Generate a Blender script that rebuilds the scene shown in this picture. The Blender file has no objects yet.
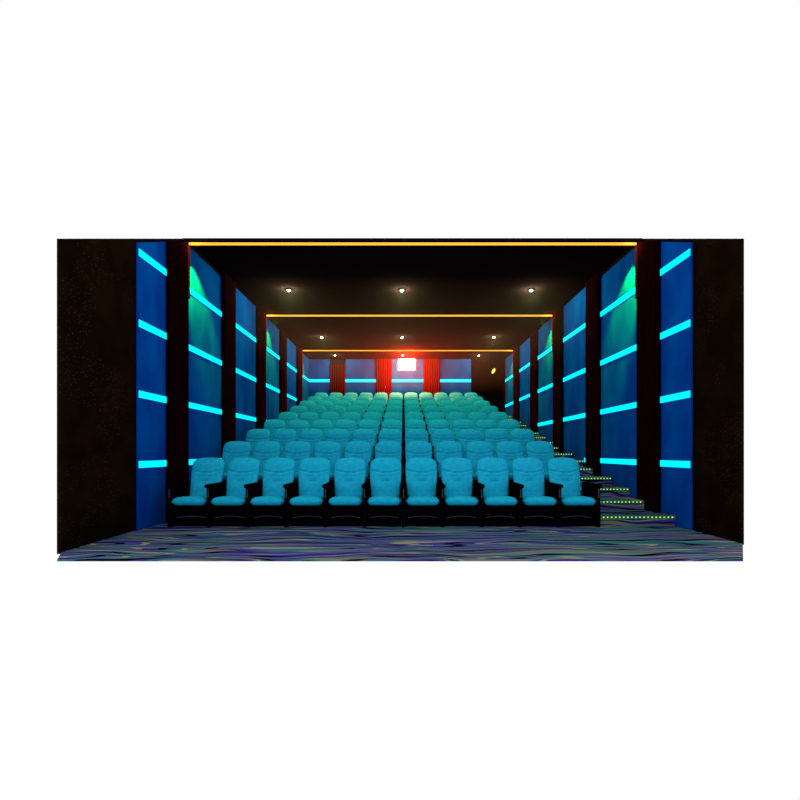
import bpy, bmesh, math, random
from mathutils import Vector
random.seed(4)
C = bpy.context.scene.collection
S = bpy.context.scene

# ------------------------------------------------------------------ camera, world, exposure
F = 430.0                     # focal length in pixels of an 800 px frame
EYE = 1.12
cam_d = bpy.data.cameras.new('camera'); cam = bpy.data.objects.new('camera', cam_d); C.objects.link(cam)
cam_d.sensor_width = 36.0; cam_d.lens = 36.0 * F / 800.0
cam.location = (0, 0, EYE); cam.rotation_euler = (math.pi/2, 0, 0)
cam_d.shift_x = -3.5/800; cam_d.shift_y = 52/800
cam_d.clip_end = 200
S.camera = cam

W = bpy.data.worlds.new('world'); S.world = W; W.use_nodes = True
bg = W.node_tree.nodes['Background']
bg.inputs[0].default_value = (1, 1, 1, 1); bg.inputs[1].default_value = 1.0

S.view_settings.view_transform = 'Standard'; S.view_settings.look = 'None'
S.view_settings.exposure = 0.0; S.view_settings.gamma = 1.0
S.view_settings.use_curve_mapping = False

# light of the cinema screen, which hangs behind the camera and faces the seats
sl = bpy.data.lights.new('screen_light', 'AREA'); sl.shape = 'RECTANGLE'; sl.size = 9; sl.size_y = 4.5
sl.energy = 150; sl.color = (.4, .95, 1)
so = bpy.data.objects.new('screen_light', sl); C.objects.link(so)
so.location = (0, -5.0, 3.4); so.rotation_euler = (math.radians(90), 0, 0)

# ------------------------------------------------------------------ helpers
def mat(name, col, rough=.8, emit=None, estr=0, metal=0, spec=0, sheen=0):
    m = bpy.data.materials.new(name); m.use_nodes = True
    b = m.node_tree.nodes['Principled BSDF']
    b.inputs['Base Color'].default_value = (*col, 1)
    b.inputs['Roughness'].default_value = rough
    b.inputs['Metallic'].default_value = metal
    b.inputs['Specular IOR Level'].default_value = spec
    if sheen: b.inputs['Sheen Weight'].default_value = sheen
    if emit:
        b.inputs['Emission Color'].default_value = (*emit, 1)
        b.inputs['Emission Strength'].default_value = estr
    return m

def noise_mix(m, c1, c2, scale=(1,1,1), nscale=4, lo=.35, hi=.65, detail=3, bump=0, bscale=None):
    """procedural colour variation and optional bump in object space"""
    nt = m.node_tree; N = nt.nodes; L = nt.links
    b = N['Principled BSDF']
    tc = N.new('ShaderNodeTexCoord'); mp = N.new('ShaderNodeMapping'); mp.inputs['Scale'].default_value = scale
    L.new(tc.outputs['Object'], mp.inputs[0])
    n = N.new('ShaderNodeTexNoise'); n.inputs['Scale'].default_value = nscale; n.inputs['Detail'].default_value = detail
    L.new(mp.outputs[0], n.inputs['Vector'])
    r = N.new('ShaderNodeValToRGB'); r.color_ramp.elements[0].position = lo; r.color_ramp.elements[1].position = hi
    r.color_ramp.elements[0].color = (*c1, 1); r.color_ramp.elements[1].color = (*c2, 1)
    L.new(n.outputs['Fac'], r.inputs[0]); L.new(r.outputs[0], b.inputs['Base Color'])
    if bump:
        bn = N.new('ShaderNodeTexNoise'); bn.inputs['Scale'].default_value = bscale or 200; bn.inputs['Detail'].default_value = 2
        L.new(tc.outputs['Object'], bn.inputs['Vector'])
        bp = N.new('ShaderNodeBump'); bp.inputs['Strength'].default_value = bump; bp.inputs['Distance'].default_value = .004
        L.new(bn.outputs['Fac'], bp.inputs['Height']); L.new(bp.outputs[0], b.inputs['Normal'])
    return m

def box(bm, x0, x1, y0, y1, z0, z1, bev=0, seg=2):
    vs = [bm.verts.new((x, y, z)) for x in (x0, x1) for y in (y0, y1) for z in (z0, z1)]
    fs = [(0,1,3,2), (4,6,7,5), (0,4,5,1), (2,3,7,6), (0,2,6,4), (1,5,7,3)]
    faces = [bm.faces.new([vs[i] for i in f]) for f in fs]
    if bev:
        es = list({e for f in faces for e in f.edges})
        bmesh.ops.bevel(bm, geom=es, offset=bev, segments=seg, profile=.5, affect='EDGES')

def cyl(bm, c, r, h, axis='Z', n=20, r2=None):
    import mathutils
    M = mathutils.Matrix.Translation(c)
    if axis == 'Y': M = M @ mathutils.Matrix.Rotation(math.pi/2, 4, 'X')
    if axis == 'X': M = M @ mathutils.Matrix.Rotation(math.pi/2, 4, 'Y')
    bmesh.ops.create_cone(bm, cap_ends=True, segments=n, radius1=r, radius2=r if r2 is None else r2, depth=h, matrix=M)

def prism(bm, pts, z0, z1):
    a = [bm.verts.new((x, y, z0)) for x, y in pts]; b = [bm.verts.new((x, y, z1)) for x, y in pts]
    n = len(pts)
    bm.faces.new(a[::-1]); bm.faces.new(b)
    for i in range(n): bm.faces.new((a[i], a[(i+1) % n], b[(i+1) % n], b[i]))

def obj(name, bm, m, parent=None, smooth=False):
    bmesh.ops.recalc_face_normals(bm, faces=bm.faces)
    me = bpy.data.meshes.new(name); bm.to_mesh(me); bm.free()
    me.materials.append(m)
    if smooth:
        for p in me.polygons: p.use_smooth = True
    o = bpy.data.objects.new(name, me); C.objects.link(o)
    if parent: o.parent = parent
    return o

def tag(o, label, cat, group=None, kind=None):
    if label: o['label'] = label
    if cat: o['category'] = cat
    if group: o['group'] = group
    if kind: o['kind'] = kind
    return o

def struct(name, bm, m):
    o = obj(name, bm, m); o['kind'] = 'structure'; return o

def thing(name, loc, label, cat, group=None):
    o = bpy.data.objects.new(name, None); C.objects.link(o); o.location = loc; o.empty_display_size = .1
    return tag(o, label, cat, group)

# ------------------------------------------------------------------ dimensions (Y is the distance into the room)
XL, XR = -3.82, 4.135
CEIL = 4.85
YF, YB = 4.475, 17.3          # front edge of the carpet, rear wall
PIL = [6.86 + 2.085*k for k in range(5)]   # start of each pilaster on the side walls
PW, PD = .57, .11
HID = .72                     # gap the pilaster takes between panels
ROWS = 9; ROW_Y0 = 6.63; ROW_P = 1.2; RISE = .3
SY0, SP, SR = 6.5, .65, .155      # first riser, going and rise of the stairs
STX = 2.96                    # inner side of the stairs

# ------------------------------------------------------------------ materials
m_black = mat('black_paint', (.0025, .0018, .003), .9, spec=0)
m_ceil = mat('ceiling_black', (.0045, .0022, .0035), .9, spec=0)
m_wall = noise_mix(mat('dark_acoustic_cloth', (.004, .003, .001), .95, spec=0), (.0035, .0022, .0008), (.006, .004, .0014), nscale=3)
# dark cloth with tiny pale flecks woven in
nt = m_wall.node_tree; N = nt.nodes; L = nt.links
vo = N.new('ShaderNodeTexVoronoi'); vo.inputs['Scale'].default_value = 26
tc = N.new('ShaderNodeTexCoord'); mp = N.new('ShaderNodeMapping'); mp.inputs['Scale'].default_value = (1, 1, 1.3)
L.new(tc.outputs['Object'], mp.inputs[0]); L.new(mp.outputs[0], vo.inputs['Vector'])
lt = N.new('ShaderNodeMath'); lt.operation = 'LESS_THAN'; lt.inputs[1].default_value = .17
L.new(vo.outputs['Distance'], lt.inputs[0])
pn = N.new('ShaderNodeTexNoise'); pn.inputs['Scale'].default_value = 1.4; L.new(tc.outputs['Object'], pn.inputs['Vector'])
gt = N.new('ShaderNodeMath'); gt.operation = 'GREATER_THAN'; gt.inputs[1].default_value = .5; L.new(pn.outputs['Fac'], gt.inputs[0])
ml = N.new('ShaderNodeMath'); ml.operation = 'MULTIPLY'; L.new(lt.outputs[0], ml.inputs[0]); L.new(gt.outputs[0], ml.inputs[1])
mx = N.new('ShaderNodeMixRGB'); L.new(ml.outputs[0], mx.inputs[0])
old = N['Principled BSDF'].inputs['Base Color'].links[0].from_socket
L.new(old, mx.inputs[1]); mx.inputs[2].default_value = (.03, .026, .018, 1)
L.new(mx.outputs[0], N['Principled BSDF'].inputs['Base Color'])

m_blue = noise_mix(mat('blue_fabric', (0, .05, .3), .85, spec=0), (.0004, .034, .28), (.0005, .060, .36), scale=(1, 1, .5), nscale=2.2, bump=.15, bscale=160)
m_drape = noise_mix(mat('ribbed_maroon_fabric', (.05, .006, .004), .9, spec=0), (.003, .0006, .0008), (.005, .0008, .0009), scale=(1, 1, .2), nscale=8)
m_strip = mat('cyan_light', (0, .1, .1), .5, emit=(0.0, .80, 1.0), estr=1.25)
m_orange = mat('amber_light', (.2, .1, .02), .5, emit=(1.0, .50, .05), estr=1.05)
m_lit_edge = mat('lit_edge', (.035, .006, .0015), .6)  # lighter than the drape, stands for the lit pilaster edge
m_seat = noise_mix(mat('teal_upholstery', (.0, .4, .7), .85, spec=0), (.008, .32, .53), (.011, .385, .61), nscale=14, bump=.3, bscale=220)
m_plastic = mat('black_plastic', (.0012, .0008, .0018), .6, spec=0)
m_glint = mat('grey_glint', (.05, .05, .075), .5)
m_highlight_cap = mat('grey_highlight_cap', (.035, .045, .05), .4, metal=.3)
m_lamp = mat('lamp_glass', (1, 1, 1), .4, emit=(1, 1, .62), estr=14)
m_proj = mat('projection_light', (1, 1, 1), .4, emit=(1, .93, .78), estr=22)
m_exit = mat('exit_lamp_glass', (.5, .6, .1), .4, emit=(.75, 1, .12), estr=1.1)
m_step_edge = mat('green_step_edging', (.005, .05, .01), .6)
def dots(m):
    nt = m.node_tree; N = nt.nodes; L = nt.links; b = N['Principled BSDF']
    tc = N.new('ShaderNodeTexCoord'); sep = N.new('ShaderNodeSeparateXYZ'); L.new(tc.outputs['Object'], sep.inputs[0])
    def M(op, a, b_=None):
        n = N.new('ShaderNodeMath'); n.operation = op
        for i, v in enumerate((a, b_)):
            if v is None: continue
            if isinstance(v, (int, float)): n.inputs[i].default_value = v
            else: L.new(v, n.inputs[i])
        return n.outputs[0]
    dx = M('SUBTRACT', M('FLOORED_MODULO', sep.outputs['X'], .061), .0305)
    dz = M('SUBTRACT', M('FLOORED_MODULO', sep.outputs['Z'], .155), .135)
    d2 = M('ADD', M('MULTIPLY', dx, dx), M('MULTIPLY', dz, dz))
    on = M('LESS_THAN', d2, .0125**2)
    mx = N.new('ShaderNodeMixRGB'); L.new(on, mx.inputs[0])
    mx.inputs[1].default_value = (.004, .07, .006, 1); mx.inputs[2].default_value = (.45, .85, .28, 1)
    L.new(mx.outputs[0], b.inputs['Emission Color']); b.inputs['Emission Strength'].default_value = 1
dots(m_step_edge)

def carpet():
    m = mat('striped_carpet', (.1, .1, .3), .95, spec=0)
    nt = m.node_tree; N = nt.nodes; L = nt.links; b = N['Principled BSDF']
    tc = N.new('ShaderNodeTexCoord'); sep = N.new('ShaderNodeSeparateXYZ'); L.new(tc.outputs['Object'], sep.inputs[0])
    ad = N.new('ShaderNodeMath'); ad.operation = 'ADD'; L.new(sep.outputs['Y'], ad.inputs[0]); L.new(sep.outputs['Z'], ad.inputs[1])
    wn = N.new('ShaderNodeTexNoise'); wn.inputs['Scale'].default_value = 1; wn.inputs['Detail'].default_value = 1
    wm = N.new('ShaderNodeMapping'); wm.inputs['Scale'].default_value = (.9, 1.2, 1.2)
    L.new(tc.outputs['Object'], wm.inputs[0]); L.new(wm.outputs[0], wn.inputs['Vector'])
    wa = N.new('ShaderNodeMath'); wa.operation = 'MULTIPLY'; wa.inputs[1].default_value = .55; L.new(wn.outputs['Fac'], wa.inputs[0])
    ad2 = N.new('ShaderNodeMath'); ad2.operation = 'ADD'; L.new(ad.outputs[0], ad2.inputs[0]); L.new(wa.outputs[0], ad2.inputs[1])
    cb = N.new('ShaderNodeCombineXYZ'); L.new(sep.outputs['X'], cb.inputs['X']); L.new(ad2.outputs[0], cb.inputs['Y'])
    def ns(sx, sy, off, det=2):
        mp = N.new('ShaderNodeMapping'); mp.inputs['Scale'].default_value = (sx, sy, 1); mp.inputs['Location'].default_value = (off, off*.7, off)
        L.new(cb.outputs[0], mp.inputs[0])
        n = N.new('ShaderNodeTexNoise'); n.inputs['Scale'].default_value = 1; n.inputs['Detail'].default_value = det
        L.new(mp.outputs[0], n.inputs['Vector']); return n.outputs['Fac']
    a = ns(.20, 4.2, 5.7, 1.5)
    r = N.new('ShaderNodeValToRGB'); r.color_ramp.interpolation = 'EASE'; e = r.color_ramp.elements
    e[0].position = .30; e[0].color = (.012, .05, .10, 1)
    e[1].position = .72; e[1].color = (.02, .12, .14, 1)
    for p, c in ((.36, (.03, .03, .26)), (.40, (.02, .015, .20)), (.435, (.02, .13, .20)), (.465, (.11, .11, .15)), (.485, (.07, .035, .25)), (.51, (.02, .03, .17)),
                 (.535, (.02, .17, .17)), (.56, (.15, .14, .13)), (.585, (.02, .02, .14)), (.62, (.06, .04, .28)), (.66, (.03, .14, .20))):
        x = e.new(p); x.color = (*c, 1)
    L.new(a, r.inputs[0])
    # thin dark and pale contour lines
    b2 = ns(.22, 3.6, 11.3, 1)
    w = N.new('ShaderNodeMath'); w.operation = 'MULTIPLY'; w.inputs[1].default_value = 60; L.new(b2, w.inputs[0])
    s = N.new('ShaderNodeMath'); s.operation = 'SINE'; L.new(w.outputs[0], s.inputs[0])
    g = N.new('ShaderNodeMapRange'); g.inputs[1].default_value = .72; g.inputs[2].default_value = .92; L.new(s.outputs[0], g.inputs[0])
    mx = N.new('ShaderNodeMixRGB'); L.new(g.outputs[0], mx.inputs[0]); L.new(r.outputs[0], mx.inputs[1]); mx.inputs[2].default_value = (.002, .003, .012, 1)
    g2 = N.new('ShaderNodeMapRange'); g2.inputs[1].default_value = -.90; g2.inputs[2].default_value = -.97; L.new(s.outputs[0], g2.inputs[0])
    mx2 = N.new('ShaderNodeMixRGB'); L.new(g2.outputs[0], mx2.inputs[0]); L.new(mx.outputs[0], mx2.inputs[1]); mx2.inputs[2].default_value = (.24, .25, .14, 1)
    L.new(mx2.outputs[0], b.inputs['Base Color'])
    return m
m_carpet = carpet()

# ------------------------------------------------------------------ structure
TH = .05
def plat_y(n): return ROW_Y0 + .53 + ROW_P*(n-1)       # front edge of tier n (n>=1)
bm = bmesh.new()
prism(bm, [(-3.605, YF), (3.535, YF), (XR, 5.24), (XR, YB), (XL, YB), (XL, 4.80)], -.018, 0)
for n in range(1, ROWS):
    y1 = plat_y(n+1) if n < ROWS-1 else YB
    box(bm, XL, STX, plat_y(n), y1, 0.0, RISE*n)
floor = struct('floor', bm, m_carpet)

# sloping cut added to the side walls along the camera's line of sight
def zf(y): return EYE + (452-238.6)/F*y
def side_wall(name, x0, x1, yf, m):
    bm = bmesh.new()
    pts = [(yf, -.02), (YB+.05, -.02), (YB+.05, CEIL), (7.515, CEIL), (yf, zf(yf))]
    a = [bm.verts.new((x0, y, z)) for y, z in pts]; b = [bm.verts.new((x1, y, z)) for y, z in pts]
    bm.faces.new(a); bm.faces.new(b[::-1])
    for i in range(len(pts)): bm.faces.new((a[i], b[i], b[(i+1) % len(pts)], a[(i+1) % len(pts)]))
    return struct(name, bm, m)
side_wall('wall_left', XL-TH, XL, 4.80, m_wall)
side_wall('wall_right', XR, XR+TH, 5.285, m_wall)
bm = bmesh.new(); box(bm, XL-TH, XR+TH, 7.53, YB+.05, CEIL, CEIL+.015)
struct('ceiling', bm, m_ceil)
bm = bmesh.new(); box(bm, XL-TH, STX-.25, YB, YB+.1, 0, CEIL); struct('wall_back', bm, m_black)
bm = bmesh.new(); box(bm, STX-.25, XR+TH, YB+.9, YB+1.0, 0, CEIL)
box(bm, STX-.30, STX-.25, YB+.1, YB+.9, 0, CEIL); box(bm, XR, XR+TH, YB+.05, YB+.9, 0, CEIL)
struct('wall_recess', bm, m_black)
bm = bmesh.new(); box(bm, STX-.25, XR, YB, YB+.9, -.05, 2.4); struct('floor_recess', bm, m_carpet)
bm = bmesh.new(); box(bm, STX-.25, XR+TH, YB+.05, YB+1.0, CEIL, CEIL+.06); struct('ceiling_recess', bm, m_ceil)

# dark header beam over the first light bar
bm = bmesh.new(); box(bm, XL, XR, 7.42, 7.525, 4.76, 4.795); struct('trim_1', bm, m_black)

# ------------------------------------------------------------------ wall bays: blue panels, light strips, ribbed pilasters
ORD = ['first', 'second', 'third', 'fourth', 'fifth', 'sixth', 'seventh', 'eighth', 'ninth']
bays = []
y0 = 6.15
for p in PIL:
    bays.append((y0, p)); y0 = p + PW
bays.append((y0, YB))
Z_STRIP = [3.98, 2.965, 1.95, .94]
HN = ['topmost', 'second highest', 'third highest', 'lowest']
PTH = .03
for side, X, sgn in (('left', XL, 1), ('right', XR, -1)):
    for i, (a, b) in enumerate(bays):
        tier = 0
        a2 = a
        zb = 0.004
        if side == 'left' and i > 0:       # panels stand on the tiers
            zb = RISE*max(0, min(ROWS-1, int((a - plat_y(1))/ROW_P)+2)) if i > 0 else 0
        if side == 'right' and i > 0:
            zb = max(0, SR*(int((a-SY0)/SP)+1))
        zt = (CEIL-.005 if i > 1 else zf(7.45)-.06) if i else min(CEIL, zf(a2)-.01)
        bm = bmesh.new()
        x0, x1 = sorted((X, X+sgn*PTH))
        if i:
            box(bm, x0, x1, a2+.004, b-.004, zb, zt, .004, 1)
        else:
            pts = [(a2, zb), (b-.004, zb), (b-.004, zf(b)-.055), (a2, zf(a2)-.055)]
            va = [bm.verts.new((x0, y, z)) for y, z in pts]; vb = [bm.verts.new((x1, y, z)) for y, z in pts]
            bm.faces.new(va); bm.faces.new(vb[::-1])
            for q in range(4): bm.faces.new((va[q], vb[q], vb[(q+1) % 4], va[(q+1) % 4]))
        where = 'nearest the camera' if i == 0 else ('farthest back' if i == 5 else '%s bay from the front' % ORD[i])
        tag(obj('wall_panel', bm, m_blue), 'blue fabric wall panel on the %s wall, %s' % (side, where), 'wall panel', 'blue panels on the side walls')
        for j, z in enumerate(Z_STRIP):
            if z < zb + .12: continue
            if side == 'left' and ((i >= 2 and j == 3) or (i >= 4 and j == 2) or (i >= 5 and j == 1)): continue
            if side == 'right' and ((i >= 3 and j == 3) or (i >= 5 and j == 2)): continue
            bm = bmesh.new()
            x0, x1 = sorted((X+sgn*(PTH+.001), X+sgn*(PTH+.014)))
            ye = b-.001 if side == 'left' else min(b-.001, SY0+SP*int((z-.055)/SR)-.004)
            box(bm, x0, x1, a2+.001, ye, z-.05, z+.05)
            tag(obj('light_strip', bm, m_strip), '%s cyan light strip, %s wall, %s' % (HN[j], side, where), 'light strip', 'cyan light strips on the side walls')
    for i, p in enumerate(PIL):
        bm = bmesh.new()
        # ribbed outline: half-round ribs along the face towards the room and along the front
        prof = []
        n = 6; w = PW/n
        xw = X+sgn*.003; xo = X+sgn*PD
        prof.append((xw, p))
        for k in range(3):     # front edge ribs
            for q in range(5):
                t = q/5; prof.append((xw+sgn*(PD/3)*(k+t), p - .012*math.sin(math.pi*t)))
        for k in range(n):
            for q in range(6):
                t = q/6; prof.append((xo + sgn*.014*math.sin(math.pi*t), p + w*(k+t)))
        prof.append((xo, p+PW)); prof.append((xw, p+PW))
        zb = 0
        if side == 'left': zb = RISE*max(0, min(ROWS-1, int((p - plat_y(1))/ROW_P)+1)) if p > plat_y(1) else 0
        else: zb = max(0, SR*(int((p-.02-SY0)/SP)))+.001
        zt = CEIL-.004
        if i == 0: zt = zf(p)-.055
        prism(bm, prof, zb+.002, zt)
        if i == 0:
            for v in bm.verts:
                if v.co.z > 1: v.co.z = zf(v.co.y)-.055
        tag(obj('ribbed_pilaster', bm, m_drape), 'dark ribbed pilaster on the %s wall, %s from the front' % (side, ORD[i]), 'pilaster', 'ribbed pilasters on the side walls')

# rear wall: blue panels, ribbed pilasters, light strips
def bx(px, y=YB): return (px-403.5)/F*y
rear_p = [(XL+PTH, bx(330)), (bx(345.5), bx(376)), (bx(392), bx(423.3)), (bx(440), STX-.25)]
rn = ['at the far left', 'left of the projection window', 'behind the projection window', 'right of the projection window']
for k, (a, b) in enumerate(rear_p):
    bm = bmesh.new(); box(bm, a, b, YB-.04, YB-.001, 2.41, CEIL-.004, .004, 1)
    tag(obj('wall_panel', bm, m_blue), 'blue fabric panel on the rear wall %s' % rn[k], 'wall panel', 'blue panels on the rear wall')
    bm = bmesh.new(); box(bm, a, b, YB-.056, YB-.041, 3.98-.06, 3.98+.06)
    tag(obj('light_strip', bm, m_strip), 'cyan light strip on the rear wall %s' % rn[k], 'light strip', 'cyan light strips on the rear wall')
for k, (a, b) in enumerate(((330, 345.5), (376, 392), (423.3, 440))):
    a = bx(a)+.004; b = bx(b)-.004
    bm = bmesh.new(); prof = [(a, YB-.001)]
    n = 7
    for r in range(n):
        for q in range(6):
            t = q/6; prof.append((a+(b-a)*(r+t)/n, YB-.10-.03*math.sin(math.pi*t)))
    prof += [(b, YB-.10), (b, YB-.001)]
    prism(bm, prof, 2.41, CEIL-.004 if k else 4.62)
    tag(obj('ribbed_pilaster', bm, mat('ribbed_red_lit_fabric', (.016, .0016, .0012), .9, spec=0) if k == 0 else bpy.data.materials['ribbed_red_lit_fabric']),  # redder, lighter copy of the drape, red light put into its colour
        ['shorter ribbed pilaster on the rear wall at the left', 'red lit ribbed pilaster left of the projection window', 'red lit ribbed pilaster right of the projection window'][k],
        'pilaster', 'ribbed pilasters on the rear wall')

# ------------------------------------------------------------------ amber bars across the ceiling
barn = ['nearest', 'middle', 'farthest']
for k, i in enumerate((0, 2, 4)):
    y = PIL[i]+PW-.03
    z = [4.70, 4.79, 4.835][k]
    t = thing('ceiling_light_bar', (0, y, z-.035), 'long amber light bar across the ceiling, %s of three' % barn[k], 'light bar', 'amber bars across the ceiling')
    bm = bmesh.new(); box(bm, XL+PD+.03, XR-PD-.03, -.03, .0, .01, [.046, .046, .044][k]); obj('amber_tube', bm, m_orange, t)
    bm = bmesh.new(); box(bm, XL+PD+.02, XR-PD-.02, .002, .04, -.005, .05 if k < 2 else .03)
    if k == 1: pass
    obj('housing', bm, m_black, t)
    for s, x in ((1, XL+PD+.016), (-1, XR-PD-.016)):
        bm = bmesh.new(); box(bm, min(x-s*.01, x+s*.006), max(x-s*.01, x+s*.006), -.03, .035, -.9, .0)
        obj('lit_edge_strip', bm, m_lit_edge, t)  # strip added as the pilaster edge lit by the bar
        # lamp in the end of the bar, shining down and back on the next panel
        ld = bpy.data.lights.new('bar_end_lamp', 'SPOT'); ld.energy = [1000, 650, 400][k]; ld.color = (.12, 1, .03); ld.spot_size = math.radians(52); ld.spot_blend = .5; ld.shadow_soft_size = .03
        lo = bpy.data.objects.new('bar_end_lamp', ld); C.objects.link(lo)
        lo.location = (x+s*.28, y+.07, z-.03)
        d = Vector((-s*.55, .5, -.95)); lo.rotation_euler = d.to_track_quat('-Z', 'Y').to_euler()
        ld = bpy.data.lights.new('bar_corner_lamp', 'POINT'); ld.energy = 9; ld.color = (1, .35, .06); ld.shadow_soft_size = .03
        lo = bpy.data.objects.new('bar_corner_lamp', ld); C.objects.link(lo); lo.location = (x+s*.14, y-.12, z-.05)

# ------------------------------------------------------------------ downlights
for r, (y, px) in enumerate(((9.86, (289, 402, 531)), (13.9, (322, 402, 494)), (16.5, (335, 402.5, 478.5)))):
    for c in range(3):
        x = (px[c]-403.5)/F*y
        t = thing('downlight', (x, y, CEIL), 'round ceiling downlight, %s row, %s' % (('front', 'middle', 'rear')[r], ('left one', 'centre one', 'right one')[c]), 'downlight', 'round downlights in the ceiling')
        bm = bmesh.new(); cyl(bm, (0, 0, -.012), .085, .022); obj('trim_ring', bm, m_plastic, t)
        bm = bmesh.new(); bmesh.ops.create_uvsphere(bm, u_segments=16, v_segments=8, radius=.036)
        for v in bm.verts: v.co.z = v.co.z*.8-.016
        obj('bulb', bm, m_lamp, t, True)
        ld = bpy.data.lights.new('downlight_lamp', 'POINT'); ld.energy = [115, 90, 60][r]; ld.color = (.92, 1, .36); ld.shadow_soft_size = .04
        lo = bpy.data.objects.new('downlight_lamp', ld); C.objects.link(lo); lo.location = (x, y, CEIL-.12); lo.parent = None

# ------------------------------------------------------------------ projection window and added glow lamps
px0, px1 = bx(398.8), bx(414.8)
zc = EYE+(452-364.7)/F*YB
t = thing('projection_window', ((px0+px1)/2, YB-.05, zc), 'glowing white projection window high on the rear wall', 'projection window')
bm = bmesh.new(); hw = (px1-px0)/2; hh = .215
for q in ((-hw-.04, hw+.04, hh, hh+.03), (-hw-.04, hw+.04, -hh-.03, -hh), (-hw-.04, -hw, -hh, hh), (hw, hw+.04, -hh, hh)):
    box(bm, q[0], q[1], -.03, .008, q[2], q[3])
obj('frame', bm, mat('window_frame', (.5, .25, .08), .6), t)
bm = bmesh.new(); box(bm, -hw, hw, -.015, 0, -hh, hh); obj('pane', bm, m_proj, t)
for e, col, y, z in ((3600, (1, .010, .003), YB-1.3, zc-.12), (450, (1, .30, .05), YB-1.0, zc-.10)):  # red and warm lamps added before the window for the lens glow
    ld = bpy.data.lights.new('flare_glow_lamp', 'POINT'); ld.energy = e; ld.color = col; ld.shadow_soft_size = .12
    lo = bpy.data.objects.new('flare_glow_lamp', ld); C.objects.link(lo); lo.location = ((px0+px1)/2, y, z)

# thin haze added in the rear of the hall to carry the lens glow
bm = bmesh.new(); box(bm, XL+.16, XR-.16, 8.8, YB-.15, 3.46, CEIL-.09)
m_glow_haze = bpy.data.materials.new('haze'); m_glow_haze.use_nodes = True
nt = m_glow_haze.node_tree; nt.nodes.remove(nt.nodes['Principled BSDF'])
vs = nt.nodes.new('ShaderNodeVolumeScatter'); vs.inputs['Density'].default_value = .0042; vs.inputs['Anisotropy'].default_value = .2
nt.links.new(vs.outputs[0], nt.nodes['Material Output'].inputs['Volume'])
tag(obj('haze', bm, m_glow_haze), 'thin haze added for the lens glow below the downlights and around the projection window', 'haze', kind='stuff')

# small yellow-green lamp in the dark recess
t = thing('exit_lamp', ((493.5-403.5)/F*(YB+.78), YB+.9, EYE+(452-371)/F*(YB+.78)), 'small tilted yellow-green lamp in the dark corner right of the rear wall', 'lamp')
bm = bmesh.new(); box(bm, -.03, .03, -.08, 0, -.03, .03); obj('bracket', bm, m_plastic, t)
bm = bmesh.new(); bmesh.ops.create_uvsphere(bm, u_segments=20, v_segments=12, radius=1)
for v in bm.verts:
    x, yy, z = v.co; x *= .06; z *= .12; a = -.5
    v.co = (x*math.cos(a)-z*math.sin(a), yy*.04-.12, x*math.sin(a)+z*math.cos(a))
obj('lamp_glass', bm, m_exit, t, True)

# ------------------------------------------------------------------ stairs along the right wall
NST = 16
t = thing('staircase', (0, 0, 0), 'carpeted stairs with dotted green edge lights climbing beside the right wall', 'stairs')
for k in range(NST):
    y0 = SY0+SP*k; y1 = SY0+SP*(k+1) if k < NST-1 else YB-.002
    h = SR*(k+1)
    xe = XR-PTH-.003; pts = [(STX+.004, y0), (xe, y0)]
    for p in PIL:                       # the tread is cut out round a pilaster
        a, b = max(p-.016, y0), min(p+PW+.004, y1)
        if a < b:
            xn = XR-PD-.022
            if a == y0: pts[-1] = (xn, a)
            else: pts += [(xe, a), (xn, a)]
            pts += [(xn, b)] + ([(xe, b)] if b < y1 else [])
    if pts[-1][1] < y1: pts.append((xe, y1))
    pts.append((STX+.004, y1))
    bm = bmesh.new(); prism(bm, pts, 0.001, h)
    st = obj('step', bm, m_carpet, t)
    bm = bmesh.new(); inside = any(p-.03 < y0 < p+PW+.01 for p in PIL)
    box(bm, STX+.02, XR-(.15 if inside else .06), y0-.012, y0-.001, h-.040, h-.001)
    ed = obj('edge_strip', bm, m_step_edge, st)
    ed['label'] = 'green strip with a row of pale green light dots'

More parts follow.
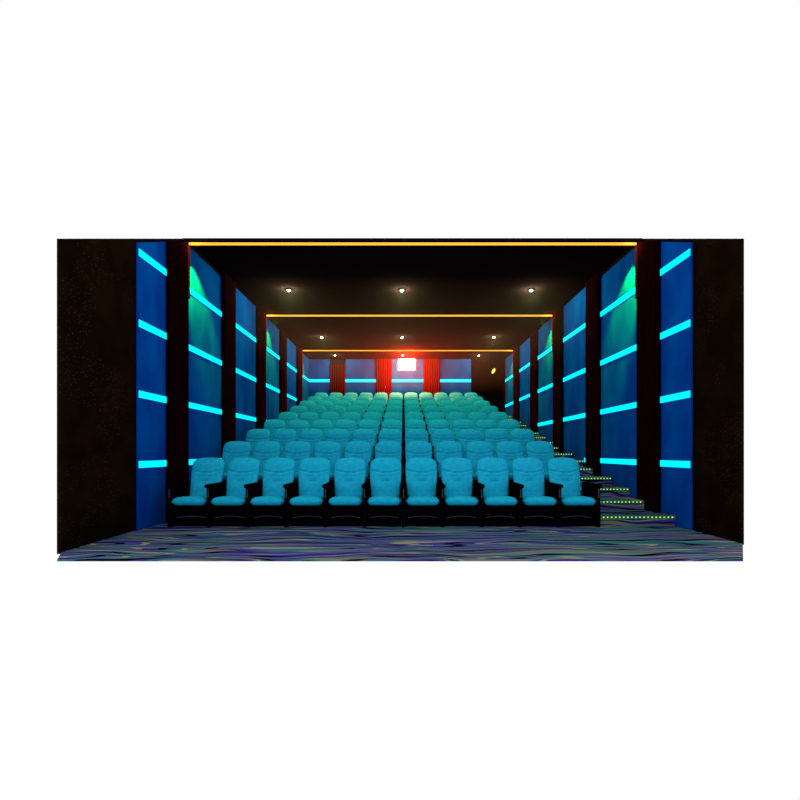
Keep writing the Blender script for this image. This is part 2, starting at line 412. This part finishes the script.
# ------------------------------------------------------------------ the seats
def back_mesh():
    bm = bmesh.new(); nu, nv = 28, 44
    H = .608
    def wid(t):
        w = .226+.030*min(1, t/.6)
        if t > .74: w *= max(0, 1-((t-.74)/.26)**3.1)**(1/3.1)
        if t < .05: w *= .9+.1*math.sin(t/.05*math.pi/2)
        return w
    def gro(u, t):
        d = 0
        def g(c, s=.012): return math.exp(-((t-c)/s)**2)
        d += .026*g(.665-.075*(1-u*u)+.03, .014)*(1 if abs(u) < .93 else 0)        # lower edge of the headrest
        for c, ww in ((.545, .72), (.485, .58), (.43, .5)):
            if abs(u) < ww: d += .024*g(c-.05*(1-(u/ww)**2)+.02, .011)*(1-(abs(u)/ww)**4)
        d += .007*math.exp(-((abs(u)-.84)/.04)**2)*(1 if .12 < t < .6 else 0)
        d += .010*g(.14, .013)
        return d
    grid = []
    for j in range(nv+1):
        t = j/nv; t = t if j < nv else .9985
        t = 1-(1-t)**1.15
        row = []
        for i in range(nu+1):
            u = -1+2*i/nu
            u = math.sin(u*math.pi/2)*.5+u*.5
            x = wid(t)*u
            bulge = .050*(max(0, 1-abs(u)**3.2))**.6 * (max(0, 1-t**9))**.6
            bulge += .020*math.exp(-((t-.83)/.13)**2)*(1-u*u) + .016*math.exp(-((t-.32)/.16)**2)*(1-u*u)
            yy = .235 + .20*t**.95 - bulge + gro(u, t)
            row.append(bm.verts.new((x, yy, .42+H*t-.02*(1-t))))
        grid.append(row)
    bk = []
    for j, row in enumerate(grid):
        t = j/nv
        bk.append([bm.verts.new((v.co.x, .235+.20*t**.95+.035, v.co.z)) for v in row])
    for j in range(nv):
        for i in range(nu):
            bm.faces.new((grid[j][i], grid[j][i+1], grid[j+1][i+1], grid[j+1][i]))
            bm.faces.new((bk[j][i], bk[j+1][i], bk[j+1][i+1], bk[j][i+1]))
    for j in range(nv):
        for s in (0, nu): bm.faces.new((grid[j][s], grid[j+1][s], bk[j+1][s], bk[j][s]))
    for i in range(nu):
        for s in (0, nv): bm.faces.new((grid[s][i], grid[s][i+1], bk[s][i+1], bk[s][i]))
    return bm

def pan_mesh():
    bm = bmesh.new(); nx, ny = 20, 16
    top, bot = [], []
    for j in range(ny+1):
        v = j/ny; y = -.30+.53*v
        hw = .252 - .020*v
        fr = max(0, 1-v/.28)
        hw *= (1-fr**3*.10)
        rt, rb = [], []
        for i in range(nx+1):
            u = -1+2*i/nx
            e = (1-abs(u)**9)**.5 if abs(u) < 1 else 0
            fe = (1-(1-min(1, v/.16))**2.2)**.5 if v > 0 else 0
            z = .385 + .058*e*fe + .012*(1-u*u)*math.sin(math.pi*min(1, v*1.2)) - .018*v
            zb = .385 - .062*e*fe
            rt.append(bm.verts.new((hw*u, y, z))); rb.append(bm.verts.new((hw*u, y, zb)))
        top.append(rt); bot.append(rb)
    for j in range(ny):
        for i in range(nx):
            bm.faces.new((top[j][i], top[j][i+1], top[j+1][i+1], top[j+1][i]))
            bm.faces.new((bot[j][i], bot[j+1][i], bot[j+1][i+1], bot[j][i+1]))
    bm.faces.new([top[ny][i] for i in range(nx+1)] + [bot[ny][i] for i in range(nx, -1, -1)])
    bmesh.ops.remove_doubles(bm, verts=bm.verts, dist=.0004)
    return bm

def arm_parts(seat, x):
    bm = bmesh.new(); box(bm, x-.030, x+.030, -.24, .30, .0, .585, .006, 1)
    a = obj('armrest', bm, m_plastic, seat)
    bm = bmesh.new(); box(bm, x-.042, x+.042, -.29, .27, .586, .64, .016, 3); obj('arm_pad', bm, m_plastic, a, False)
    bm = bmesh.new(); box(bm, x-.008, x+.008, -.249, -.241, .47, .575);  # highlight on the arm front built in as a grey strip
    cyl(bm, (x, -.248, .455), .015, .014, 'Y', 12)
    o = obj('highlight_and_cap', bm, m_highlight_cap, a); o['label'] = 'grey strip for the highlight on the arm front, with a small cap'
    return a

def make_seat():
    s = thing('cinema_seat', (0, 0, 0), '', 'seat')
    obj('seat_cushion', pan_mesh(), m_seat, s, True)
    b = obj('backrest', back_mesh(), m_seat, s, True)
    bm = bmesh.new()
    # shell behind the upholstery
    n = 10
    for (z0, z1, y0) in ((.40, .66, .275), (.66, .93, .355)):
        box(bm, -.215, .215, y0+.02, y0+.075, z0, z1, .012, 2)
    obj('back_shell', bm, m_plastic, s)
    bm = bmesh.new(); box(bm, -.225, .225, -.22, .24, .20, .322, .02, 2); box(bm, -.255, .255, -.16, -.13, .0, .22)
    u = obj('base', bm, m_plastic, s)
    bm = bmesh.new()
    for q in range(12):
        x = -.22+.44*q/12; x2 = -.22+.44*(q+1)/12
        z = .125+.028*math.cos(x/.22*1.5); z2 = .125+.028*math.cos(x2/.22*1.5)
        vs = [bm.verts.new(p) for p in ((x, -.166, z), (x2, -.166, z2), (x2, -.166, z2+.008), (x, -.166, z+.008), (x, -.160, z), (x2, -.160, z2), (x2, -.160, z2+.008), (x, -.160, z+.008))]
        for f in ((0,1,2,3), (7,6,5,4), (0,4,5,1), (3,2,6,7), (0,3,7,4), (1,5,6,2)): bm.faces.new([vs[i] for i in f])
    o = obj('glint', bm, m_glint, u); o['label'] = 'thin grey curve for the shell edge bead'  # highlight on the shell edge built in as a grey curve
    arm_parts(s, -.29)
    return s

proto = make_seat()
last_arm = None
rown = ['front row'] + ['%s row from the front' % ORD[i] for i in range(1, 8)] + ['back row']
coln = ['leftmost'] + ['%s from the left' % ORD[i] for i in range(1, 9)] + ['second from the right', 'rightmost']
coln[5] = 'sixth from the left, just left of the centre gap'
coln[6] = 'just right of the centre gap'
coln[7] = 'fourth from the right'; coln[8] = 'third from the right'
coln[5] = 'just left of the centre gap'
def copy_tree(o, parent=None):
    c = o.copy(); C.objects.link(c)
    if parent: c.parent = parent
    for ch in o.children: copy_tree(ch, c)
    return c
end_arm = None
for r in range(ROWS):
    for c in range(11):
        o = proto if (r == 0 and c == 0) else copy_tree(proto)
        o.location = (-.29-5*.58+.58*c, ROW_Y0+ROW_P*r, RISE*r+.0005)
        colr = 'blue' if r < 2 else ('teal' if r < 6 else 'green')
        o['label'] = '%s cinema seat in the %s, %s' % (colr, rown[r], coln[c])
        o['category'] = 'seat'
        o['group'] = 'seats of the ' + rown[r]
        if c == 10:
            if end_arm is None:
                end_arm = arm_parts(o, .29)
            else:
                copy_tree(end_arm, o)
